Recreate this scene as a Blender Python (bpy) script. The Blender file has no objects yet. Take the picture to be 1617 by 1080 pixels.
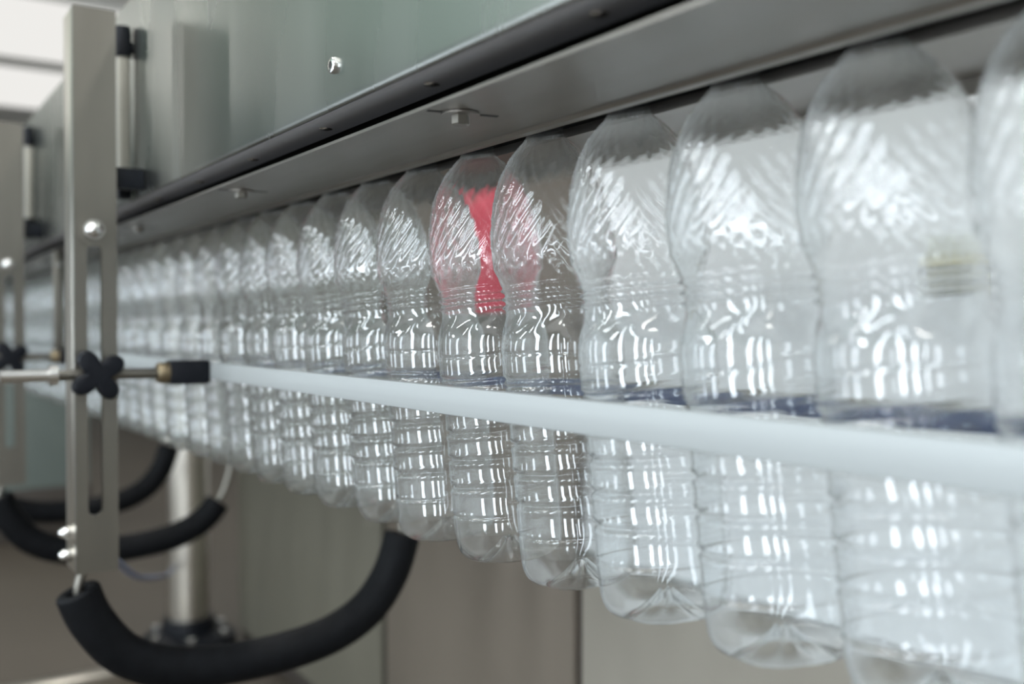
import bpy, bmesh, math, random
from mathutils import Vector, Matrix
random.seed(7)
C = bpy.context.scene.collection
S = bpy.context.scene
R = math.radians
PI = math.pi

# ------------------------------------------------------------------ camera
CZ = 0.90                                   # lens height above the floor
cd = bpy.data.cameras.new('camera'); cam = bpy.data.objects.new('camera', cd); C.objects.link(cam)
cam.location = (0, 0, CZ); cam.rotation_euler = (R(90 - 0.875), 0, R(-33.4))
cd.lens = 35; cd.sensor_width = 36; cd.clip_start = 0.01
cd.dof.use_dof = True; cd.dof.focus_distance = 0.73; cd.dof.aperture_fstop = 3.2; cd.dof.aperture_blades = 7
S.camera = cam
S.view_settings.view_transform = 'Standard'; S.view_settings.look = 'None'
S.view_settings.gamma = 1; S.view_settings.use_curve_mapping = False
S.view_settings.exposure = -0.14
S.cycles.transparent_max_bounces = 128
S.cycles.max_bounces = 56; S.cycles.transmission_bounces = 56; S.cycles.glossy_bounces = 3; S.cycles.diffuse_bounces = 3
S.cycles.use_denoising = True
S.cycles.sample_clamp_indirect = 6

# ------------------------------------------------------------------ world and lamps
w = bpy.data.worlds.new('world'); S.world = w; w.use_nodes = True
bg = w.node_tree.nodes['Background']; bg.inputs[0].default_value = (0.86, 0.92, 1.0, 1); bg.inputs[1].default_value = 0.62

def area(name, loc, rot, sx, sy, power, col=(1, 1, 1)):
    l = bpy.data.lights.new(name, 'AREA'); l.shape = 'RECTANGLE'; l.size = sx; l.size_y = sy
    l.energy = power; l.color = col
    o = bpy.data.objects.new(name, l); o.location = loc; o.rotation_euler = rot; C.objects.link(o); return o
# daylight through the tall windows of the long wall behind the camera
for k, yy in enumerate((-3.3, -2.0, -1.0, 0.3)):
    area('window_and_fill_light', (-2.15, yy, 1.4), (0, R(-90), 0), 2.4, 0.26, 42, (0.82, 0.91, 1.0))
for k, yy in enumerate((1.3, 2.6, 4.0)):
    area('window_and_fill_light', (-2.15, yy, 2.15), (0, R(-90), 0), 0.6, 0.22, 12, (0.88, 0.95, 1.0))
for k, yy in enumerate((1.7, 3.0, 4.6)):  # lower panes added as fill to brighten the far bottles
    area('window_and_fill_light', (-2.15, yy, 0.95), (0, R(-90), 0), 1.3, 0.28, 13, (0.80, 0.90, 1.0))
for yy in (4.9, 6.3):  # unseen strips added to put bright smears in the side panel's reflection
    area('panel_fill_light', (-0.73, yy, 2.4), (0, R(-90), 0), 0.8, 0.12, 6, (1.0, 0.97, 0.92))
# ceiling tubes
for xx in (-1.1, 1.0):
    for yy in (-1.4, 0.3, 2.0) + (() if xx < 0 else (3.7, 5.4)):
        area('ceiling_tube_and_fill', (xx, yy, 2.84), (0, 0, 0), 0.14, 1.15, 11, (1.0, 0.97, 0.92))
for yy in (-2.6, -1.1, 0.4, 1.9):  # extra row added so the bottle ribs catch overhead highlights
    area('ceiling_tube_and_fill', (-0.35, yy, 2.84), (0, 0, 0), 0.14, 1.15, 11, (0.97, 0.98, 1.0))

# ------------------------------------------------------------------ materials
def mat(name, base, rough=0.5, metal=0.0, noise=0.0, nscale=(8, 8, 8), bump=0.0, spec=0.5, rvar=0.0, coat=0):
    m = bpy.data.materials.new(name); m.use_nodes = True
    nt = m.node_tree; b = nt.nodes['Principled BSDF']
    b.inputs['Base Color'].default_value = (*base, 1); b.inputs['Roughness'].default_value = rough
    b.inputs['Metallic'].default_value = metal; b.inputs['Specular IOR Level'].default_value = spec
    if coat: b.inputs['Coat Weight'].default_value = coat
    if noise or bump or rvar:
        tc = nt.nodes.new('ShaderNodeTexCoord'); mp = nt.nodes.new('ShaderNodeMapping')
        mp.inputs['Scale'].default_value = nscale
        nz = nt.nodes.new('ShaderNodeTexNoise'); nz.inputs['Scale'].default_value = 1.0; nz.inputs['Detail'].default_value = 5
        nt.links.new(tc.outputs['Object'], mp.inputs['Vector']); nt.links.new(mp.outputs['Vector'], nz.inputs['Vector'])
        if noise:
            r = nt.nodes.new('ShaderNodeValToRGB')
            r.color_ramp.elements[0].position = 0.3; r.color_ramp.elements[1].position = 0.7
            r.color_ramp.elements[0].color = tuple(max(0, c * (1 - noise)) for c in base) + (1,)
            r.color_ramp.elements[1].color = tuple(min(1, c * (1 + noise)) for c in base) + (1,)
            nt.links.new(nz.outputs['Fac'], r.inputs['Fac']); nt.links.new(r.outputs['Color'], b.inputs['Base Color'])
        if rvar:
            mr = nt.nodes.new('ShaderNodeMapRange'); mr.inputs['From Min'].default_value = 0.3; mr.inputs['From Max'].default_value = 0.7
            mr.inputs['To Min'].default_value = max(0.02, rough - rvar); mr.inputs['To Max'].default_value = rough + rvar
            nt.links.new(nz.outputs['Fac'], mr.inputs['Value']); nt.links.new(mr.outputs['Result'], b.inputs['Roughness'])
        if bump:
            bp = nt.nodes.new('ShaderNodeBump'); bp.inputs['Strength'].default_value = bump; bp.inputs['Distance'].default_value = 0.002
            nt.links.new(nz.outputs['Fac'], bp.inputs['Height']); nt.links.new(bp.outputs['Normal'], b.inputs['Normal'])
    return m

def emit(name, col, strength):
    m = bpy.data.materials.new(name); m.use_nodes = True; nt = m.node_tree
    nt.nodes.remove(nt.nodes['Principled BSDF']); e = nt.nodes.new('ShaderNodeEmission')
    e.inputs[0].default_value = (*col, 1); e.inputs[1].default_value = strength
    nt.links.new(e.outputs[0], nt.nodes['Material Output'].inputs[0]); return m

M = {
 'steel_panel': mat('brushed_steel_panel', (0.33, 0.34, 0.32), 0.27, 1.0, 0.03, (3, 9, 2.5), 0.22, rvar=0.04),
 'steel_channel': mat('channel_steel', (0.265, 0.245, 0.22), 0.36, 1.0, 0.10, (40, 4, 40), 0.03, rvar=0.06),
 'steel_flange': mat('flange_steel', (0.50, 0.50, 0.52), 0.5, 1.0, 0.06, (50, 5, 50), 0.0),
 'steel_post': mat('post_steel', (0.225, 0.213, 0.187), 0.40, 1.0, 0.06, (30, 30, 4), 0.03),
 'steel_bright': mat('polished_steel', (0.75, 0.74, 0.72), 0.2, 1.0),
 'steel_column': mat('column_steel', (0.66, 0.62, 0.55), 0.3, 1.0),
 'alu': mat('anodised_guide', (0.315, 0.335, 0.335), 0.5, 0.15, 0.04, (60, 1.5, 90), 0.02),
 'navy': mat('navy_plastic', (0.012, 0.03, 0.09), 0.35),
 'black_rubber': mat('black_foam', (0.004, 0.0045, 0.0055), 0.6, 0, 0.2, (60, 60, 60), 0.15, spec=0.12),
 'black_plastic': mat('black_plastic', (0.005, 0.006, 0.009), 0.45, spec=0.2),
 'dark_void': mat('hood_inside_shade', (0.012, 0.011, 0.010), 0.7),  # near-black colour stands in for shade inside the hood and neck slot
 'slot_dark': mat('opening_shade', (0.02, 0.019, 0.017), 0.7),  # dark colour stands in for shade in slots and screw socket
 'brass': mat('bronze_collar', (0.20, 0.16, 0.10), 0.4, 0.8),
 'handle_tube': mat('pale_handle_tube', (0.52, 0.50, 0.43), 0.4),
 'cab_white': mat('white_enamel', (0.84, 0.87, 0.88), 0.45, 0, 0.02, (2, 2, 2)),
 'cab_beige': mat('beige_enamel', (0.31, 0.285, 0.24), 0.5, 0, 0.04, (2, 2, 2)),
 'cab_brown': mat('brown_enamel', (0.175, 0.148, 0.118), 0.5, 0, 0.06, (2, 2, 2)),
 'cab_olive': mat('olive_grey_enamel', (0.155, 0.145, 0.112), 0.5, 0, 0.08, (3, 3, 1)),
 'cab_dark': mat('dark_brown_trim', (0.06, 0.05, 0.042), 0.55),
 'cab_green': mat('green_grey_enamel', (0.16, 0.19, 0.175), 0.4),
 'red': mat('red_enamel', (0.60, 0.02, 0.06), 0.4),
 'cable': mat('blue_grey_cable', (0.22, 0.25, 0.36), 0.5),
 'floor': mat('tan_floor', (0.085, 0.07, 0.053), 0.5, 0, 0.06, (1.5, 1.5, 1.5)),
 'wall': mat('pale_wall', (0.72, 0.73, 0.72), 0.7, 0, 0.03, (1, 1, 1)),
 'wall_green': mat('green_wall', (0.24, 0.33, 0.28), 0.6, 0, 0.05, (1, 1, 1)),
 'wall_tan': mat('tan_wall', (0.42, 0.39, 0.34), 0.7, 0, 0.03, (1, 1, 1)),
 'ceiling': mat('white_ceiling', (0.85, 0.84, 0.81), 0.7, 0, 0.02, (1, 1, 1)),
 'sticker_white': mat('sticker_paper', (0.62, 0.64, 0.56), 0.5),
 'sticker_yellow': mat('sticker_yellow', (0.50, 0.40, 0.01), 0.5),
 'sticker_ink': mat('sticker_ink', (0.03, 0.03, 0.03), 0.5),
 'lamp': emit('lamp_diffuser', (1.0, 0.985, 0.95), 0.95),
}

def bottle_material():
    m = bpy.data.materials.new('clear_thin_plastic'); m.use_nodes = True; nt = m.node_tree; N = nt.nodes; L = nt.links
    N.remove(N['Principled BSDF']); out = N['Material Output']
    tc = N.new('ShaderNodeTexCoord'); nz = N.new('ShaderNodeTexNoise'); nz.inputs['Scale'].default_value = 55; nz.inputs['Detail'].default_value = 3
    L.new(tc.outputs['Object'], nz.inputs['Vector'])
    bp = N.new('ShaderNodeBump'); bp.inputs['Strength'].default_value = 0.03; bp.inputs['Distance'].default_value = 0.002
    L.new(nz.outputs['Fac'], bp.inputs['Height'])
    geo = N.new('ShaderNodeNewGeometry')
    dot = N.new('ShaderNodeVectorMath'); dot.operation = 'DOT_PRODUCT'
    L.new(geo.outputs['Incoming'], dot.inputs[0]); L.new(bp.outputs['Normal'], dot.inputs[1])
    def math_(op, a, b=None):
        n = N.new('ShaderNodeMath'); n.operation = op
        for i, v in enumerate((a, b)):
            if v is None: continue
            if isinstance(v, (int, float)): n.inputs[i].default_value = v
            else: L.new(v, n.inputs[i])
        return n.outputs[0]
    c = math_('ABSOLUTE', dot.outputs['Value'])
    f = math_('POWER', math_('SUBTRACT', 1.0, c), 4.0)
    f = math_('ADD', math_('MULTIPLY', f, 0.80), 0.075)
    f = math_('MINIMUM', f, 0.92)
    tr = N.new('ShaderNodeBsdfTransparent'); tr.inputs[0].default_value = (0.975, 0.985, 0.985, 1)
    gl = N.new('ShaderNodeBsdfGlossy'); gl.inputs['Roughness'].default_value = 0.045; gl.inputs[0].default_value = (1, 1, 1, 1)
    L.new(bp.outputs['Normal'], gl.inputs['Normal'])
    rf = N.new('ShaderNodeBsdfRefraction'); rf.inputs['IOR'].default_value = 1.04; rf.inputs['Roughness'].default_value = 0.0; rf.inputs[0].default_value = (0.975, 0.985, 0.985, 1)
    mt = N.new('ShaderNodeMixShader'); mt.inputs[0].default_value = 0.6; L.new(tr.outputs[0], mt.inputs[1]); L.new(rf.outputs[0], mt.inputs[2])
    hz = N.new('ShaderNodeBsdfTranslucent'); hz.inputs[0].default_value = (0.85, 0.9, 0.92, 1)
    df = N.new('ShaderNodeBsdfDiffuse'); df.inputs[0].default_value = (0.85, 0.9, 0.92, 1)
    hm = N.new('ShaderNodeMixShader'); hm.inputs[0].default_value = 0.5; L.new(hz.outputs[0], hm.inputs[1]); L.new(df.outputs[0], hm.inputs[2])
    m1 = N.new('ShaderNodeMixShader'); m1.inputs[0].default_value = 0.025; L.new(mt.outputs[0], m1.inputs[1]); L.new(hm.outputs[0], m1.inputs[2])
    m2 = N.new('ShaderNodeMixShader'); L.new(f, m2.inputs[0]); L.new(m1.outputs[0], m2.inputs[1]); L.new(gl.outputs[0], m2.inputs[2])
    L.new(m2.outputs[0], out.inputs[0]); return m
M['bottle'] = bottle_material()

# ------------------------------------------------------------------ mesh helpers
def link(name, bm, m, parent=None, smooth=40, loc=None):
    me = bpy.data.meshes.new(name)
    bmesh.ops.recalc_face_normals(bm, faces=bm.faces[:])
    if loc is not None:
        bmesh.ops.translate(bm, verts=bm.verts[:], vec=-Vector(loc))
    bm.to_mesh(me); bm.free()
    if smooth:
        for p in me.polygons: p.use_smooth = True
        me.set_sharp_from_angle(angle=R(smooth))
    me.materials.append(m if not isinstance(m, str) else M[m])
    o = bpy.data.objects.new(name, me); C.objects.link(o)
    if loc is not None: o.location = loc
    if parent is not None: o.parent = parent
    return o
def box(bm, x0, x1, y0, y1, z0, z1, bev=0.0, seg=2):
    b2 = bmesh.new(); bmesh.ops.create_cube(b2, size=1)
    for v in b2.verts:
        v.co = Vector(((x0 + x1) / 2 + v.co.x * (x1 - x0), (y0 + y1) / 2 + v.co.y * (y1 - y0), (z0 + z1) / 2 + v.co.z * (z1 - z0)))
    if bev: bmesh.ops.bevel(b2, geom=b2.edges[:], offset=bev, segments=seg, affect='EDGES', profile=0.5)
    me = bpy.data.meshes.new('t'); b2.to_mesh(me); b2.free(); bm.from_mesh(me); bpy.data.meshes.remove(me)
def boxm(*a, **k):
    bm = bmesh.new(); box(bm, *a, **k); return bm
def lathe(bm, prof, origin, axis, n=24):
    """prof: list of (distance along axis, radius)"""
    axis = Vector(axis).normalized(); u = axis.orthogonal().normalized(); v = axis.cross(u); o = Vector(origin)
    rings = []
    for d, r in prof:
        if r < 1e-6: rings.append([bm.verts.new(o + axis * d)])
        else: rings.append([bm.verts.new(o + axis * d + (u * math.cos(2 * PI * k / n) + v * math.sin(2 * PI * k / n)) * r) for k in range(n)])
    for a, b in zip(rings, rings[1:]):
        for k in range(n):
            k2 = (k + 1) % n
            if len(a) == 1 and len(b) > 1: bm.faces.new((a[0], b[k], b[k2]))
            elif len(b) == 1 and len(a) > 1: bm.faces.new((a[k], a[k2], b[0]))
            elif len(a) > 1: bm.faces.new((a[k], a[k2], b[k2], b[k]))
    return bm
def lathem(*a, **k): return lathe(bmesh.new(), *a, **k)
def tube(bm, pts, r, n=16, caps=True, r_in=None):
    pts = [Vector(p) for p in pts]; rings = []
    up = None
    for i, p in enumerate(pts):
        t = (pts[min(i + 1, len(pts) - 1)] - pts[max(i - 1, 0)]).normalized()
        if up is None: up = t.orthogonal().normalized()
        up = (up - t * up.dot(t)).normalized(); s = t.cross(up)
        rr = r[i] if isinstance(r, (list, tuple)) else r
        rings.append([bm.verts.new(p + (up * math.cos(2 * PI * k / n) + s * math.sin(2 * PI * k / n)) * rr) for k in range(n)])
    for a, b in zip(rings, rings[1:]):
        for k in range(n): bm.faces.new((a[k], a[(k + 1) % n], b[(k + 1) % n], b[k]))
    if caps:
        bm.faces.new(rings[0][::-1]); bm.faces.new(rings[-1])
    return bm
def smooth_path(pts, n=8):
    pts = [Vector(p) for p in pts]; out = []
    for i in range(len(pts) - 1):
        p0 = pts[max(i - 1, 0)]; p1 = pts[i]; p2 = pts[i + 1]; p3 = pts[min(i + 2, len(pts) - 1)]
        for k in range(n):
            t = k / n
            out.append(0.5 * ((2 * p1) + (p2 - p0) * t + (2 * p0 - 5 * p1 + 4 * p2 - p3) * t * t + (3 * p1 - p0 - 3 * p2 + p3) * t ** 3))
    out.append(pts[-1]); return out
def tag(o, label, cat, group=None):
    o['label'] = label; o['category'] = cat
    if group: o['group'] = group
    return o
def thing(name, label, cat, loc=(0, 0, 0), group=None):
    o = bpy.data.objects.new(name, None); o.empty_display_size = 0.05; C.objects.link(o); o.location = loc
    bpy.context.view_layer.update()
    return tag(o, label, cat, group)
def local(o, parent):
    """geometry was built in world space: keep it there under its parent"""
    bpy.context.view_layer.update()
    o.parent = parent; o.matrix_parent_inverse = parent.matrix_world.inverted(); return o
def part(name, bm, m, parent, smooth=40):
    """bm in coordinates relative to the thing"""
    return link(name, bm, m, parent, smooth)
def struct(name, bm, m, smooth=0):
    o = link(name, bm, m, None, smooth); o['kind'] = 'structure'; return o
def dup(root, loc, label=None, group=None):
    r = root.copy(); C.objects.link(r); r.location = loc
    if label: r['label'] = label
    if group: r['group'] = group
    for ch in list(root.children):
        c = ch.copy(); C.objects.link(c); c.parent = r
        for g in list(ch.children):
            d = g.copy(); C.objects.link(d); d.parent = c
    return r

# ------------------------------------------------------------------ the room
struct('floor', boxm(-2.3, 2.5, -4, 11, -0.1, 0), 'floor')
struct('ceiling', boxm(-2.3, 2.5, -4, 11, 2.9, 3.0), 'ceiling')
struct('wall_left', boxm(-2.3, -2.2, -4, 11, 0, 1.75), 'wall')
struct('trim_1', boxm(-2.3, -2.2, -4, 11, 1.75, 2.9), 'wall_green')
struct('green_reflector', boxm(-2.2, -0.75, 3.2, 9.4, 1.85, 2.9), 'wall_green')  # unseen green block added to tint the reflection in the hood panel
struct('wall_front', boxm(-2.3, 2.5, -4.1, -4, 0, 2.9), 'wall_tan')
struct('wall_right', boxm(2.4, 2.5, -4, 11, 0, 2.9), 'wall')
struct('wall_back', boxm(-2.2, 2.4, 10.9, 11, 0, 2.9), 'wall')
for k, yy in enumerate((7.25, 9.05)):
    t = thing('ceiling_light', ('long white ceiling light nearer the conveyor, blurred above the slotted post', 'long white ceiling light by the end wall, blurred in the upper corner')[k], 'light', (0.7, yy, 2.9), 'ceiling lights')
    part('housing', boxm(-1.2, 1.2, -0.75, 0.75, -0.05, 0, bev=0.01), 'ceiling', t)
    part('diffuser', boxm(-1.17, 1.17, -0.72, 0.72, -0.062, -0.05), 'lamp', t)

# cabinets behind the conveyor
XC = 0.90
def cabinet(name, label, y0, y1, ztop, rows):
    t = thing(name, label, 'cabinet', (XC, y0, 0), None)
    part('carcass', boxm(0.012, 0.6, 0, y1 - y0, 0.0, ztop, bev=0.004), 'cab_dark', t)
    for nm, z0, z1, m in rows:
        part(nm, boxm(0, 0.016, 0.008, y1 - y0 - 0.008, z0, z1, bev=0.004), m, t)
    return t
cabinet('white_cabinet', 'pale cabinet with white upper and beige lower panel behind the nearest bottles', -0.6, 1.185, 1.75,
        [('upper_panel', CZ - 0.33, 1.74, 'cab_white'), ('lower_panel', 0.05, CZ - 0.335, 'cab_beige')])
cabinet('brown_cabinet', 'brown cabinet under and behind the middle bottles', 1.19, 1.84, 1.60,
        [('front_panel', 0.05, 1.59, 'cab_brown')])
cabinet('olive_cabinet', 'olive grey cabinet behind the bottles, right of the steel column', 1.85, 2.78, 1.60,
        [('front_panel', 0.05, 1.59, 'cab_olive')])
gc = thing('green_cabinet', 'green grey cabinet far off, blurred between the two slotted posts', 'cabinet', (0.62, 4.6, 0))
part('carcass', boxm(-0.22, 0.22, 0, 0.5, 0, 0.95, bev=0.01), 'cab_green', gc)
part('plinth', boxm(-0.23, 0.23, -0.01, 0.51, 0, 0.22, bev=0.01), 'cab_dark', gc)

# notice on the white cabinet
nt_ = thing('warning_notice', 'small notice with yellow heading and dark lines behind the bottles', 'sign', (XC, 0.578, CZ + 0.061))
part('sheet', boxm(-0.0015, 0.0, -0.038, 0.038, -0.032, 0.034), 'sticker_white', nt_)
part('heading', boxm(-0.0022, -0.001, -0.036, 0.036, -0.001, 0.009), 'sticker_yellow', nt_)
for k, (z0, z1, y0, y1) in enumerate(((-0.0095, -0.001, -0.020, 0.037), (-0.0215, -0.0145, -0.034, 0.030), (-0.0315, -0.0255, -0.022, 0.030))):
    part('text_line', boxm(-0.0024, -0.001, y0, y1, z0, z1), 'sticker_ink', nt_)

# red things behind the row
rc = thing('red_canister', 'red canister on the brown cabinet, seen through the bottles in focus', 'canister', (0.855, 1.36, CZ + 0.02))
part('body', lathem([(0, 0), (0, 0.034), (0.004, 0.038), (0.15, 0.038), (0.168, 0.033), (0.180, 0.018), (0.186, 0.014)], (0, 0, 0), (0, 0, 1)), 'red', rc)
part('valve', lathem([(0.18, 0.011), (0.205, 0.011), (0.205, 0)], (0, 0, 0), (0, 0, 1)), 'black_plastic', rc)
part('bracket', boxm(0.03, 0.045, -0.02, 0.02, 0.05, 0.10, bev=0.002), 'cab_dark', rc)
rb = thing('red_box', 'small red box on the far side wall, blurred behind distant bottles', 'box', (2.4, 8.9, CZ + 0.10))
part('body', boxm(-0.10, 0, -0.11, 0.11, -0.10, 0.12, bev=0.01), 'red', rb)
part('cover', boxm(-0.115, -0.10, -0.09, 0.09, -0.08, 0.09, bev=0.006), 'red', rb)

# steel column on a black foot
sc_ = thing('steel_column', 'round polished steel column on a black flanged foot', 'column', (0.777, 2.83, 0))
part('shaft', lathem([(0.05, 0.056), (1.8, 0.056), (1.8, 0)], (0, 0, 0), (0, 0, 1), n=32), 'steel_column', sc_)
ft = part('foot', lathem([(0, 0), (0, 0.13), (0.03, 0.13), (0.045, 0.11), (0.05, 0.075), (0.085, 0.07), (0.085, 0.05)], (0, 0, 0), (0, 0, 1), n=32), 'black_plastic', sc_)
for k in range(6):
    a = k * PI / 3 + 0.3
    part('bolt', lathem([(0.03, 0.013), (0.052, 0.013), (0.055, 0.01), (0.055, 0)], (0.103 * math.cos(a), 0.103 * math.sin(a), 0), (0, 0, 1), n=6), 'steel_bright', ft)
kb = thing('floor_beam', 'low silver beam with a black end block on the floor', 'beam', (0.36, 2.6, 0))
part('bar', boxm(-0.18, 0.24, -0.03, 0.03, 0.0, 0.05, bev=0.006), 'steel_column', kb)
eb = part('end_block', boxm(-0.26, -0.16, -0.06, 0.06, 0, 0.11, bev=0.01), 'black_plastic', kb)
for xx in (-0.235, -0.185):
    part('bolt', lathem([(0.11, 0.012), (0.122, 0.012), (0.122, 0)], (xx, -0.035, 0), (0, 0, 1), n=6), 'steel_bright', eb)

# ------------------------------------------------------------------ air conveyor hood
Y0, Y1 = -0.25, 4.3
XM = 0.41                                   # centre line of the bottle row
hood = thing('conveyor_hood', 'long stainless steel hood of the bottle conveyor across the top', 'conveyor', (XM, 0, CZ))
# side panel (front), rolled at the bottom into the flange
def sheet_profile(bm, prof, y0, y1, th):
    """extrude an open polyline (x, z) along y with a thickness"""
    n = len(prof); nor = []
    for i in range(n):
        a = Vector(prof[max(i - 1, 0)]); b = Vector(prof[min(i + 1, n - 1)]); t = (b - a).normalized(); nor.append(Vector((-t.y, t.x)))
    ring = [Vector(p) for p in prof] + [Vector(prof[i]) + nor[i] * th for i in range(n - 1, -1, -1)]
    A = [bm.verts.new((p.x, y0, p.y)) for p in ring]; B = [bm.verts.new((p.x, y1, p.y)) for p in ring]
    m = len(ring)
    for k in range(m): bm.faces.new((A[k], A[(k + 1) % m], B[(k + 1) % m], B[k]))
    bm.faces.new(A); bm.faces.new(B[::-1]); return bm
xp = 0.2815 - XM
r_ = 0.004
arc = [(xp + r_ - r_ * math.cos(a), 0.152 + r_ - r_ * math.sin(a)) for a in [k * PI / 12 for k in range(7)]]
part('side_panel', sheet_profile(bmesh.new(), [(xp, 0.394), (xp, 0.16)] + arc[:4], Y0, Y1, -0.002), 'steel_panel', hood, 50)
fl = part('flange', sheet_profile(bmesh.new(), arc[3:] + [(xp + 0.012, 0.152), (0.3135 - XM, 0.152)], Y0, Y1, -0.002), 'steel_flange', hood, 50)
part('top_plate', boxm(xp, 0.1285, Y0, Y1, 0.392, 0.396, bev=0.001), 'steel_panel', hood)
part('rear_panel', boxm(0.1265, 0.1285, Y0, Y1, 0.152, 0.392), 'steel_panel', hood)
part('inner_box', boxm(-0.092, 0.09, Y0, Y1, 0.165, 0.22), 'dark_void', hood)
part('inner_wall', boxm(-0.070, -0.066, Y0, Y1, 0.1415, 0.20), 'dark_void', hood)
# neck rail channels front and rear
ch = part('front_channel', sheet_profile(bmesh.new(), [(-0.110, 0.1392), (-0.110, 0.137), (-0.0225, 0.137), (-0.0205, 0.1345), (-0.0135, 0.1345), (-0.0135, 0.141)], Y0, Y1, 0.0018), 'steel_channel', hood, 50)
part('rear_channel', sheet_profile(bmesh.new(), [(0.0135, 0.141), (0.0135, 0.1345), (0.0205, 0.1345), (0.0225, 0.137), (0.105, 0.137), (0.105, 0.128), (0.108, 0.128), (0.108, 0.150)], Y0, Y1, 0.0018), 'steel_channel', hood, 50)
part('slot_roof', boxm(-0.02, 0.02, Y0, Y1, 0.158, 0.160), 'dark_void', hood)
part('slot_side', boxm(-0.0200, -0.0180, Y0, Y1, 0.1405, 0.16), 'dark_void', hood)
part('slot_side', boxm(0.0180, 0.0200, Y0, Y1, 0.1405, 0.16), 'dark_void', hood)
def button(z0, r, h):      # button head facing down
    return [(0, r), (h * 0.35, r), (h * 0.8, r * 0.7), (h, r * 0.3), (h, 0)]
# screws of the flange and of the channel
for k in range(15):
    y = 0.378 + 0.166 * k
    s = link('screw', lathem([(0, 0.0062), (0.001, 0.0062), (0.0024, 0.0046), (0.003, 0.0022), (0.003, 0)], (0, 0, 0), (0, 0, -1), n=20), 'steel_bright', fl)
    s.location = (0.299 - XM, y, 0.152)
for k in range(6):
    y = 0.553 + 0.435 * k
    sl = link('slot', boxm(-0.024, 0.024, -0.002, 0.002, -0.0003, 0.0006, bev=0.0001), 'slot_dark', ch); sl.location = (0.327 - XM, y, 0.137); sl.rotation_euler = (0, 0, R(-11))  # raised dark strip in place of a shaded opening
    wr = link('washer', lathem([(0, 0.0125), (0.0012, 0.0125), (0.0012, 0)], (0, 0, 0), (0, 0, -1), n=24), 'steel_channel', ch); wr.location = (0.325 - XM, y, 0.1366)
    bo = link('bolt', lathem([(0, 0.0058), (0.0055, 0.0058), (0.0062, 0.0050), (0.0062, 0)], (0, 0, 0), (0, 0, -1), n=6), 'steel_post', ch, 20); bo.location = (0.325 - XM, y, 0.1354)
# socket screw with washer on the side panel
sp_ = part('panel_screw', lathem([(0, 0.0082), (0.0018, 0.0082), (0.0018, 0.0060), (0.0045, 0.0056), (0.0052, 0.0046), (0.0052, 0.0026), (0.0025, 0.0026), (0.0025, 0)], (xp, 0.648, 0.1815), (-1, 0, 0), n=24), 'steel_bright', hood)
link('socket', lathem([(0, 0.0031), (0.0048, 0.0031), (0.0048, 0)], (xp, 0.648, 0.1815), (-1, 0, 0), n=6), 'slot_dark', sp_, 20)  # dark plug painted for the shade inside the screw head

# ------------------------------------------------------------------ guide rails
gr = thing('guide_rail', 'pale aluminium guide rail running in front of the bottles', 'guide rail', (0.35, 0, CZ))
part('bar', boxm(-0.004, 0.004, 0.0, 4.2, -0.0617, -0.042, bev=0.0008), 'alu', gr)
part('backing', boxm(0.004, 0.010, 0.0, 4.2, -0.058, -0.0455, bev=0.0006), 'steel_flange', gr)
br = thing('rear_guide_rail', 'navy blue guide rail behind the bottles', 'guide rail', (0.472, 0, CZ))
part('bar', boxm(-0.004, 0.003, -0.1, 4.2, -0.0535, -0.0425, bev=0.001), 'navy', br)
part('carrier', boxm(0.003, 0.012, -0.1, 4.2, -0.0535, -0.0405, bev=0.001), 'steel_post', br)

# ------------------------------------------------------------------ slotted posts with guide brackets, handles and hoops
def slotted_plate(x0, x1, y0, y1, z0, z1, sx0, sx1, sz0, sz1):
    """plate in the xz plane with an obround slot"""
    cx = (sx0 + sx1) / 2; r = (sx1 - sx0) / 2; n = 8
    hole = [(cx + r * math.cos(a), sz1 - r + r * math.sin(a)) for a in [PI * k / n for k in range(n + 1)]] + \
           [(cx + r * math.cos(a), sz0 + r + r * math.sin(a)) for a in [PI + PI * k / n for k in range(n + 1)]]
    bm = bmesh.new()
    outer = [(x1, z0), (x1, z1), (x0, z1), (x0, z0)]
    def loop(pts, y): return [bm.verts.new((p[0], y, p[1])) for p in pts]
    Lh = len(hole)
    for y in (y0, y1):
        o = loop(outer, y); h = loop(hole, y)
        es = [bm.edges.new((o[k], o[(k + 1) % 4])) for k in range(4)] + [bm.edges.new((h[k], h[(k + 1) % Lh])) for k in range(Lh)]
        bmesh.ops.triangle_fill(bm, use_beauty=True, edges=es)
        if y == y0: o0, h0 = o, h
    for k in range(4): bm.faces.new((o0[k], o0[(k + 1) % 4], o[(k + 1) % 4], o[k]))
    for k in range(Lh): bm.faces.new((h0[k], h0[(k + 1) % Lh], h[(k + 1) % Lh], h[k]))
    return bm
def acorn(r):
    return [(0, r), (0.006, r), (0.006, r * 0.82), (0.010, r * 0.75), (0.0135, r * 0.5), (0.015, 0)]
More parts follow.
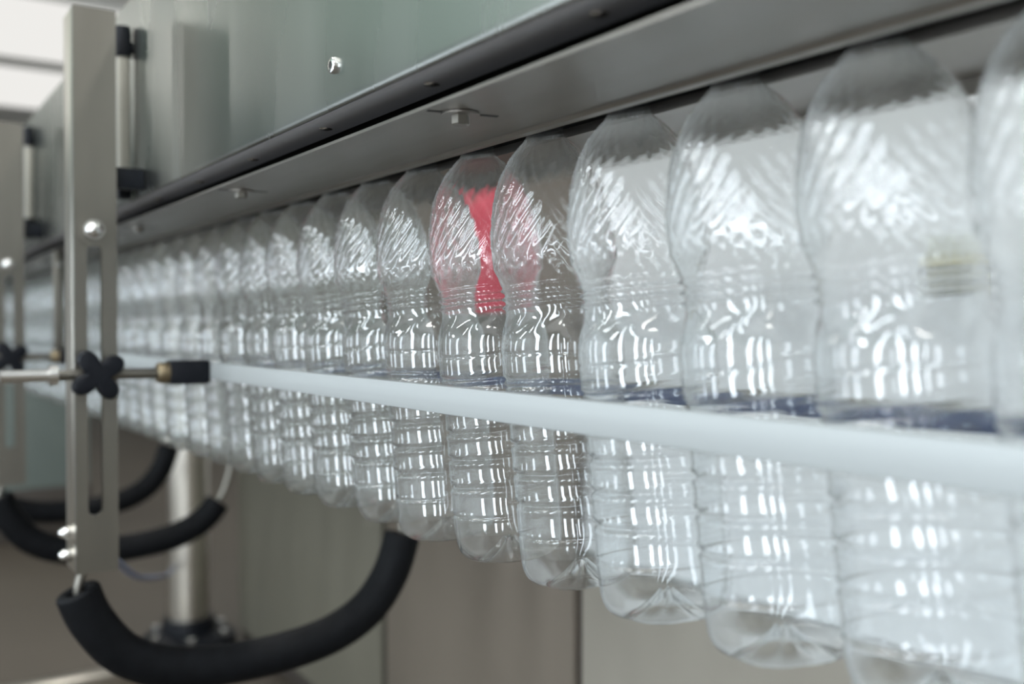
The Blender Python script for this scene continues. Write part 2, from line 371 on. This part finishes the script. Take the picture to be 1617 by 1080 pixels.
def make_post(loc, label):
    t = thing('slotted_post', label, 'post', loc, 'slotted posts of the conveyor')
    pl = part('plate', slotted_plate(-0.0225, 0.0225, -0.004, 0.004, -0.276, 0.355, -0.0095, 0.006, -0.212, 0.092), 'steel_post', t, 30)
    part('side_flange', boxm(-0.0225, -0.0185, 0.004, 0.056, -0.276, 0.355, bev=0.0008), 'steel_column', t)  # paler steel than the plate, standing in for light on this side
    w_ = part('washer', lathem([(0, 0.019), (0.002, 0.019), (0.002, 0)], (-0.003, -0.004, 0.108), (0, -1, 0)), 'steel_post', t)
    part('acorn_nut', lathem(acorn(0.0115), (-0.003, -0.006, 0.108), (0, -1, 0), n=12), 'steel_bright', t)
    part('spacer', boxm(-0.01, 0.0545, 0.004, 0.020, 0.158, 0.182, bev=0.002), 'black_plastic', t)
    for z in (-0.232, -0.257):
        part('side_bolt', lathem(acorn(0.008), (-0.0225, 0.02, z), (-1, 0, 0), n=12), 'steel_bright', t)
    return t
def star_knob(c, r):
    bm = bmesh.new(); n = 64; rings = []
    for d, s in ((0.0, 0.90), (0.003, 1.0), (0.010, 1.0), (0.0135, 0.92), (0.015, 0.7)):
        ring = []
        for k in range(n):
            a = 2 * PI * k / n
            lobe = 0.5 + 0.5 * math.cos(4 * (a - 0.60))
            rr = r * (0.42 + 0.58 * lobe ** 0.55) * s
            ring.append(bm.verts.new((c[0] + rr * math.cos(a), c[1] - d, c[2] + rr * math.sin(a))))
        rings.append(ring)
    for a, b in zip(rings, rings[1:]):
        for k in range(n): bm.faces.new((a[k], a[(k + 1) % n], b[(k + 1) % n], b[k]))
    bm.faces.new(rings[0][::-1]); bm.faces.new(rings[-1]); return bm
def make_bracket(loc, label):
    t = thing('guide_bracket', label, 'bracket', loc, 'guide rail brackets')
    part('rod', lathem([(0, 0), (0, 0.0058), (0.175, 0.0058), (0.175, 0)], (-0.075, -0.013, -0.053), (1, 0, 0)), 'steel_post', t)
    part('rod_end', lathem([(0, 0), (0, 0.0068), (0.047, 0.0068), (0.047, 0.011), (0.056, 0.011), (0.056, 0)], (-0.098, -0.013, -0.053), (1, 0, 0)), 'steel_bright', t)
    part('star_knob', star_knob((-0.003, -0.021, -0.053), 0.031), 'black_plastic', t)
    part('stud', lathem([(0, 0.006), (0.032, 0.006), (0.032, 0)], (-0.002, -0.022, -0.053), (0, 1, 0)), 'steel_post', t)
    part('collar', lathem([(0, 0), (0, 0.0105), (0.002, 0.012), (0.013, 0.012), (0.013, 0)], (0.063, -0.013, -0.053), (1, 0, 0)), 'brass', t)
    part('clamp_block', boxm(0.076, 0.1205, -0.026, 0.0, -0.0665, -0.039, bev=0.002), 'black_plastic', t)
    return t
def make_handle(loc, label):
    t = thing('bar_handle', label, 'handle', loc, 'bar handles on the hood')
    part('tube', lathem([(0, 0), (0, 0.0075), (0.135, 0.0075), (0.135, 0)], (0, 0, -0.067), (0, 0, 1)), 'handle_tube', t)
    for s in (1, -1):
        e = part('end_cap', lathem([(0, 0), (0, 0.0095), (0.028, 0.0095), (0.036, 0.0085), (0.038, 0)] , (0, 0, 0.066 * s), (0, 0, s)), 'black_plastic', t)
        part('foot', boxm(0.003, 0.0125, -0.006, 0.006, 0.078 * s - 0.006, 0.078 * s + 0.006, bev=0.001), 'black_plastic', e)
    return t
def make_hoop(loc, label, sleeve_cut=0):
    """a bent rod hung under the hood in the plane across the conveyor, with a foam sleeve"""
    t = thing('padded_hoop', label, 'hoop', loc, 'padded hoops under the conveyor')
    path = [(-0.203, 0, -0.300), (-0.188, 0, -0.335), (-0.155, 0, -0.377), (-0.105, 0, -0.402), (-0.04, 0, -0.412), (0.04, 0, -0.410), (0.105, 0, -0.398), (0.155, 0, -0.372), (0.188, 0, -0.330), (0.205, 0, -0.283)]
    sp = smooth_path(path, 6)
    if sleeve_cut: sp = sp[:-sleeve_cut]
    bm = tube(bmesh.new(), sp, 0.0245, 24, caps=False)
    # rolled open ends
    bmr = tube(bmesh.new(), sp, 0.0125, 16, caps=False); me = bpy.data.meshes.new('t'); bmr.to_mesh(me); bmr.free(); bm.from_mesh(me); bpy.data.meshes.remove(me)
    for idx in (0, -1):
        p = sp[idx]; q = sp[1 if idx == 0 else -2]; d = (p - q).normalized()
        lathe(bm, [(0, 0.0245), (0.003, 0.0225), (0.004, 0.019), (0.003, 0.0145), (0, 0.0125)], p, d, n=24)
    part('foam_sleeve', bm, 'black_rubber', t, 60)
    rod = [(-0.1975, 0.0, -0.215), (-0.1975, 0, -0.272), (-0.202, 0, -0.29)] + [tuple(p) for p in smooth_path(path, 6)] + [(0.205, 0, -0.25), (0.200, 0, -0.10), (0.200, 0, 0.10)]
    part('rod', tube(bmesh.new(), rod, 0.0056, 12), 'steel_post', t, 60)
    part('rear_plate', boxm(0.105, 0.215, -0.01, 0.01, 0.10, 0.128, bev=0.002), 'steel_post', t)
    return t
PX = 0.225
make_post((PX, 1.19, CZ), 'slotted steel post with black star knob, in front at left')
make_bracket((PX, 1.19, CZ), 'black star knob bracket holding the guide rail on the nearer post')
make_handle((0.269, 1.25, CZ + 0.255), 'pale bar handle with black ends right behind the nearer post')
make_hoop((XM, 1.203, CZ), 'black foam padded hoop in front, lowest and largest of the hoops')
make_post((PX, 1.93, CZ), 'slotted steel post at the left edge, farther along the conveyor')
make_bracket((PX, 1.93, CZ), 'black star knob bracket at the left edge on the farther post')
make_handle((0.269, 2.02, CZ + 0.265), 'bar handle with black ends beside the farther post')
make_hoop((XM, 1.943, CZ), 'black foam padded hoop passing behind the nearer post, with bare rod end', 8)
make_hoop((XM, 2.40, CZ), 'farthest black foam padded hoop, curving up behind the nearer post')
hb = thing('hanger_bar', 'pale flat bar hanging under the hood between the posts', 'bar', (0.302, 1.92, CZ))
part('bar', boxm(-0.009, 0.009, -0.003, 0.003, -0.04, 0.137, bev=0.001), 'steel_post', hb)
part('bolt', lathem([(0, 0.006), (0.004, 0.006), (0.004, 0)], (0, -0.003, 0.11), (0, -1, 0), n=6), 'steel_bright', hb)
cb = tag(link('cable', tube(bmesh.new(), smooth_path([(0.2475, 1.2005, CZ - 0.268), (0.35, 1.55, CZ - 0.375), (0.476, 1.943, CZ - 0.475), (0.60, 2.36, CZ - 0.575), (0.728, 2.79, CZ - 0.66)], 8), 0.0045, 8), 'cable'), 'thin blue grey cable from the nearer post to the steel column', 'cable')

# ------------------------------------------------------------------ bottles
def prof_r(d):
    """radius of the bottle d metres below the neck ring (without the fluting)"""
    P = [(0, 13.4), (4, 13.6), (8, 16.0), (12, 20.0), (18, 25.5), (30, 33.2), (40, 37.6), (49, 40.2), (60, 42.3), (70, 43.8), (80, 44.4), (90, 44.4), (97, 43.2), (103, 41.4), (108, 40.0),
         (112, 38.0), (127, 38.0), (136, 39.6), (144, 42.0), (150, 43.3), (156, 43.6), (174, 43.4), (182, 42.6), (190, 42.2), (285, 42.0), (300, 41.7), (306, 41.0), (311, 39.4), (315, 36.4), (317.5, 32.5), (319, 28)]
    for (a, ra), (b, rb2) in zip(P, P[1:]):
        if d <= b:
            t = (d - a) / (b - a); i = P.index((a, ra))
            m0 = (rb2 - P[max(i - 1, 0)][1]) / max(b - P[max(i - 1, 0)][0], 1e-6) * (b - a)
            n2 = P[min(i + 2, len(P) - 1)]; m1 = (n2[1] - ra) / max(n2[0] - a, 1e-6) * (b - a)
            return (2*t**3 - 3*t*t + 1)*ra + (t**3 - 2*t*t + t)*m0 + (-2*t**3 + 3*t*t)*rb2 + (t**3 - t*t)*m1
    return P[-1][1]
def sstep(a, b, x):
    t = min(1, max(0, (x - a) / (b - a))); return t * t * (3 - 2 * t)
NA = 168
def bottle_radius(d, a):
    r = prof_r(d)
    # swirling flutes of the shoulder
    wdw = sstep(3, 20, d) * (1 - sstep(78, 94, d))
    tw = a + 1.35 * (d / 90.0)
    ridge = 1 - abs(math.sin(12 * tw))                  # 24 sharp ridges
    r += wdw * (1.9 * ridge ** 2.0 - 0.8)
    # bead of small facets under the bulge and above the waist
    r += 0.8 * math.cos(28 * a) * math.exp(-((d - 96) / 3.5) ** 2)
    r += 0.6 * math.cos(12 * a + d * 0.25) * math.exp(-((d - 139) / 6.0) ** 2)
    # waist rings
    for c in (112, 118, 124):
        r += 2.3 * math.exp(-((d - c) / 1.25) ** 2) * (1 + 0.14 * math.cos(42 * a))
    # ribs of the lower body
    for c, dep, wd in ((160, 0.5, 1.2), (177, 2.0, 1.4), (182, 1.6, 1.4), (200, 2.5, 1.5), (220, 2.7, 1.5), (240, 2.7, 1.5), (261, 2.7, 1.5), (283, 1.2, 0.8)):
        sl = 3.0 * math.sin(a + 0.7) if c < 190 else 0.0
        r -= dep * math.exp(-((d - c - sl) / wd) ** 2) * (1 + 0.10 * math.cos(42 * a))
        r += 0.22 * dep * (math.exp(-((d - c - sl - 2.6 * wd) / wd) ** 2) + math.exp(-((d - c - sl + 2.6 * wd) / wd) ** 2))
    # five-lobed foot
    wf = sstep(296, 318, d)
    r -= wf * 2.6 * (0.5 - 0.5 * math.cos(5 * a)) ** 2
    return r
def ring(bm, d, f): return [bm.verts.new((f(d, 2 * PI * k / NA) * math.cos(2 * PI * k / NA) / 1000, f(d, 2 * PI * k / NA) * math.sin(2 * PI * k / NA) / 1000, -d / 1000)) for k in range(NA)]
def skin(bm, rings):
    for a, b in zip(rings, rings[1:]):
        for k in range(NA): bm.faces.new((a[k], b[k], b[(k + 1) % NA], a[(k + 1) % NA]))
def body_bm():
    bm = bmesh.new(); ds = []; d = 2.0
    while d < 296: ds.append(d); d += (2.0 if d < 90 else 0.7 if d < 130 else 1.2 if d < 154 else 0.65 if min(abs(d - c) for c in (160, 180, 200, 220, 240, 261, 283)) < 6.5 else 2.2)
    ds.append(296); skin(bm, [ring(bm, d, bottle_radius) for d in ds]); return bm
def base_bm():
    bm = bmesh.new()
    rings = [ring(bm, d, bottle_radius) for d in (296, 299, 302, 305, 308, 311, 313.5, 315.5, 317.2, 318.4, 319)]
    for s in (0.86, 0.72, 0.58, 0.44, 0.3, 0.16):     # pushed-up middle with five valleys
        rr = []
        for k in range(NA):
            a = 2 * PI * k / NA; r = bottle_radius(319, a) * s
            foot = (0.5 + 0.5 * math.cos(5 * a))
            up = (1 - s) * 13 * (0.35 + 0.65 * (1 - foot)) + (1 - s) ** 2 * 8
            rr.append(bm.verts.new((r * math.cos(a) / 1000, r * math.sin(a) / 1000, (-319 + up) / 1000)))
        rings.append(rr)
    skin(bm, rings)
    bm.faces.new(rings[-1]); return bm
def neck_bm():
    return lathem([(-0.013, 0.0105), (-0.013, 0.0125), (-0.007, 0.0125), (-0.0065, 0.0128), (-0.0060, 0.0165), (-0.0035, 0.0165), (-0.003, 0.0136), (0.002, 0.0134)], (0, 0, 0), (0, 0, -1), n=40)
ORD = ['nearest', 'second', 'third', 'fourth', 'fifth', 'sixth', 'seventh', 'eighth', 'ninth', 'tenth', 'eleventh', 'twelfth', 'thirteenth', 'fourteenth']
YF, PITCH, ZN = 0.580, 0.0918, CZ + 0.1395
proto = None
for i in range(38):
    y = YF + (i - 5) * PITCH
    if proto is None:
        proto = thing('plastic_bottle', 'x', 'bottle', (0, 0, 0), 'clear bottles hanging in a row')
        part('body', body_bm(), M['bottle'], proto, 180); part('base', base_bm(), M['bottle'], proto, 180); part('neck', neck_bm(), M['bottle'], proto, 60)
        b = proto
    else:
        b = dup(proto, (0, 0, 0))
    if i == 0: lab = 'clear plastic bottle cut off by the right edge of the photo'
    elif i == 5: lab = 'clear ribbed bottle in sharp focus, just right of the red canister behind'
    elif i < 14: lab = 'clear empty plastic bottle hanging in the row, %s counted from the right' % ORD[i]
    elif y < 1.98: lab = 'small blurred clear bottle far along the row, right of the nearer post'
    else: lab = 'tiny blurred clear bottle at the far end, left of the nearer post'
    b['label'] = lab
    b.location = (XM, y, ZN)
    q = random.Random(i)
    lean_y = R(5.0 + q.uniform(-0.12, 0.12)); lean_x = R(2.2 + q.uniform(-0.4, 0.4))
    down = Vector((math.tan(lean_x), -math.tan(lean_y), -1)).normalized()
    b.rotation_mode = 'QUATERNION'
    b.rotation_quaternion = Vector((0, 0, -1)).rotation_difference(down) @ Matrix.Rotation(q.uniform(0, 2 * PI), 3, 'Z').to_quaternion()
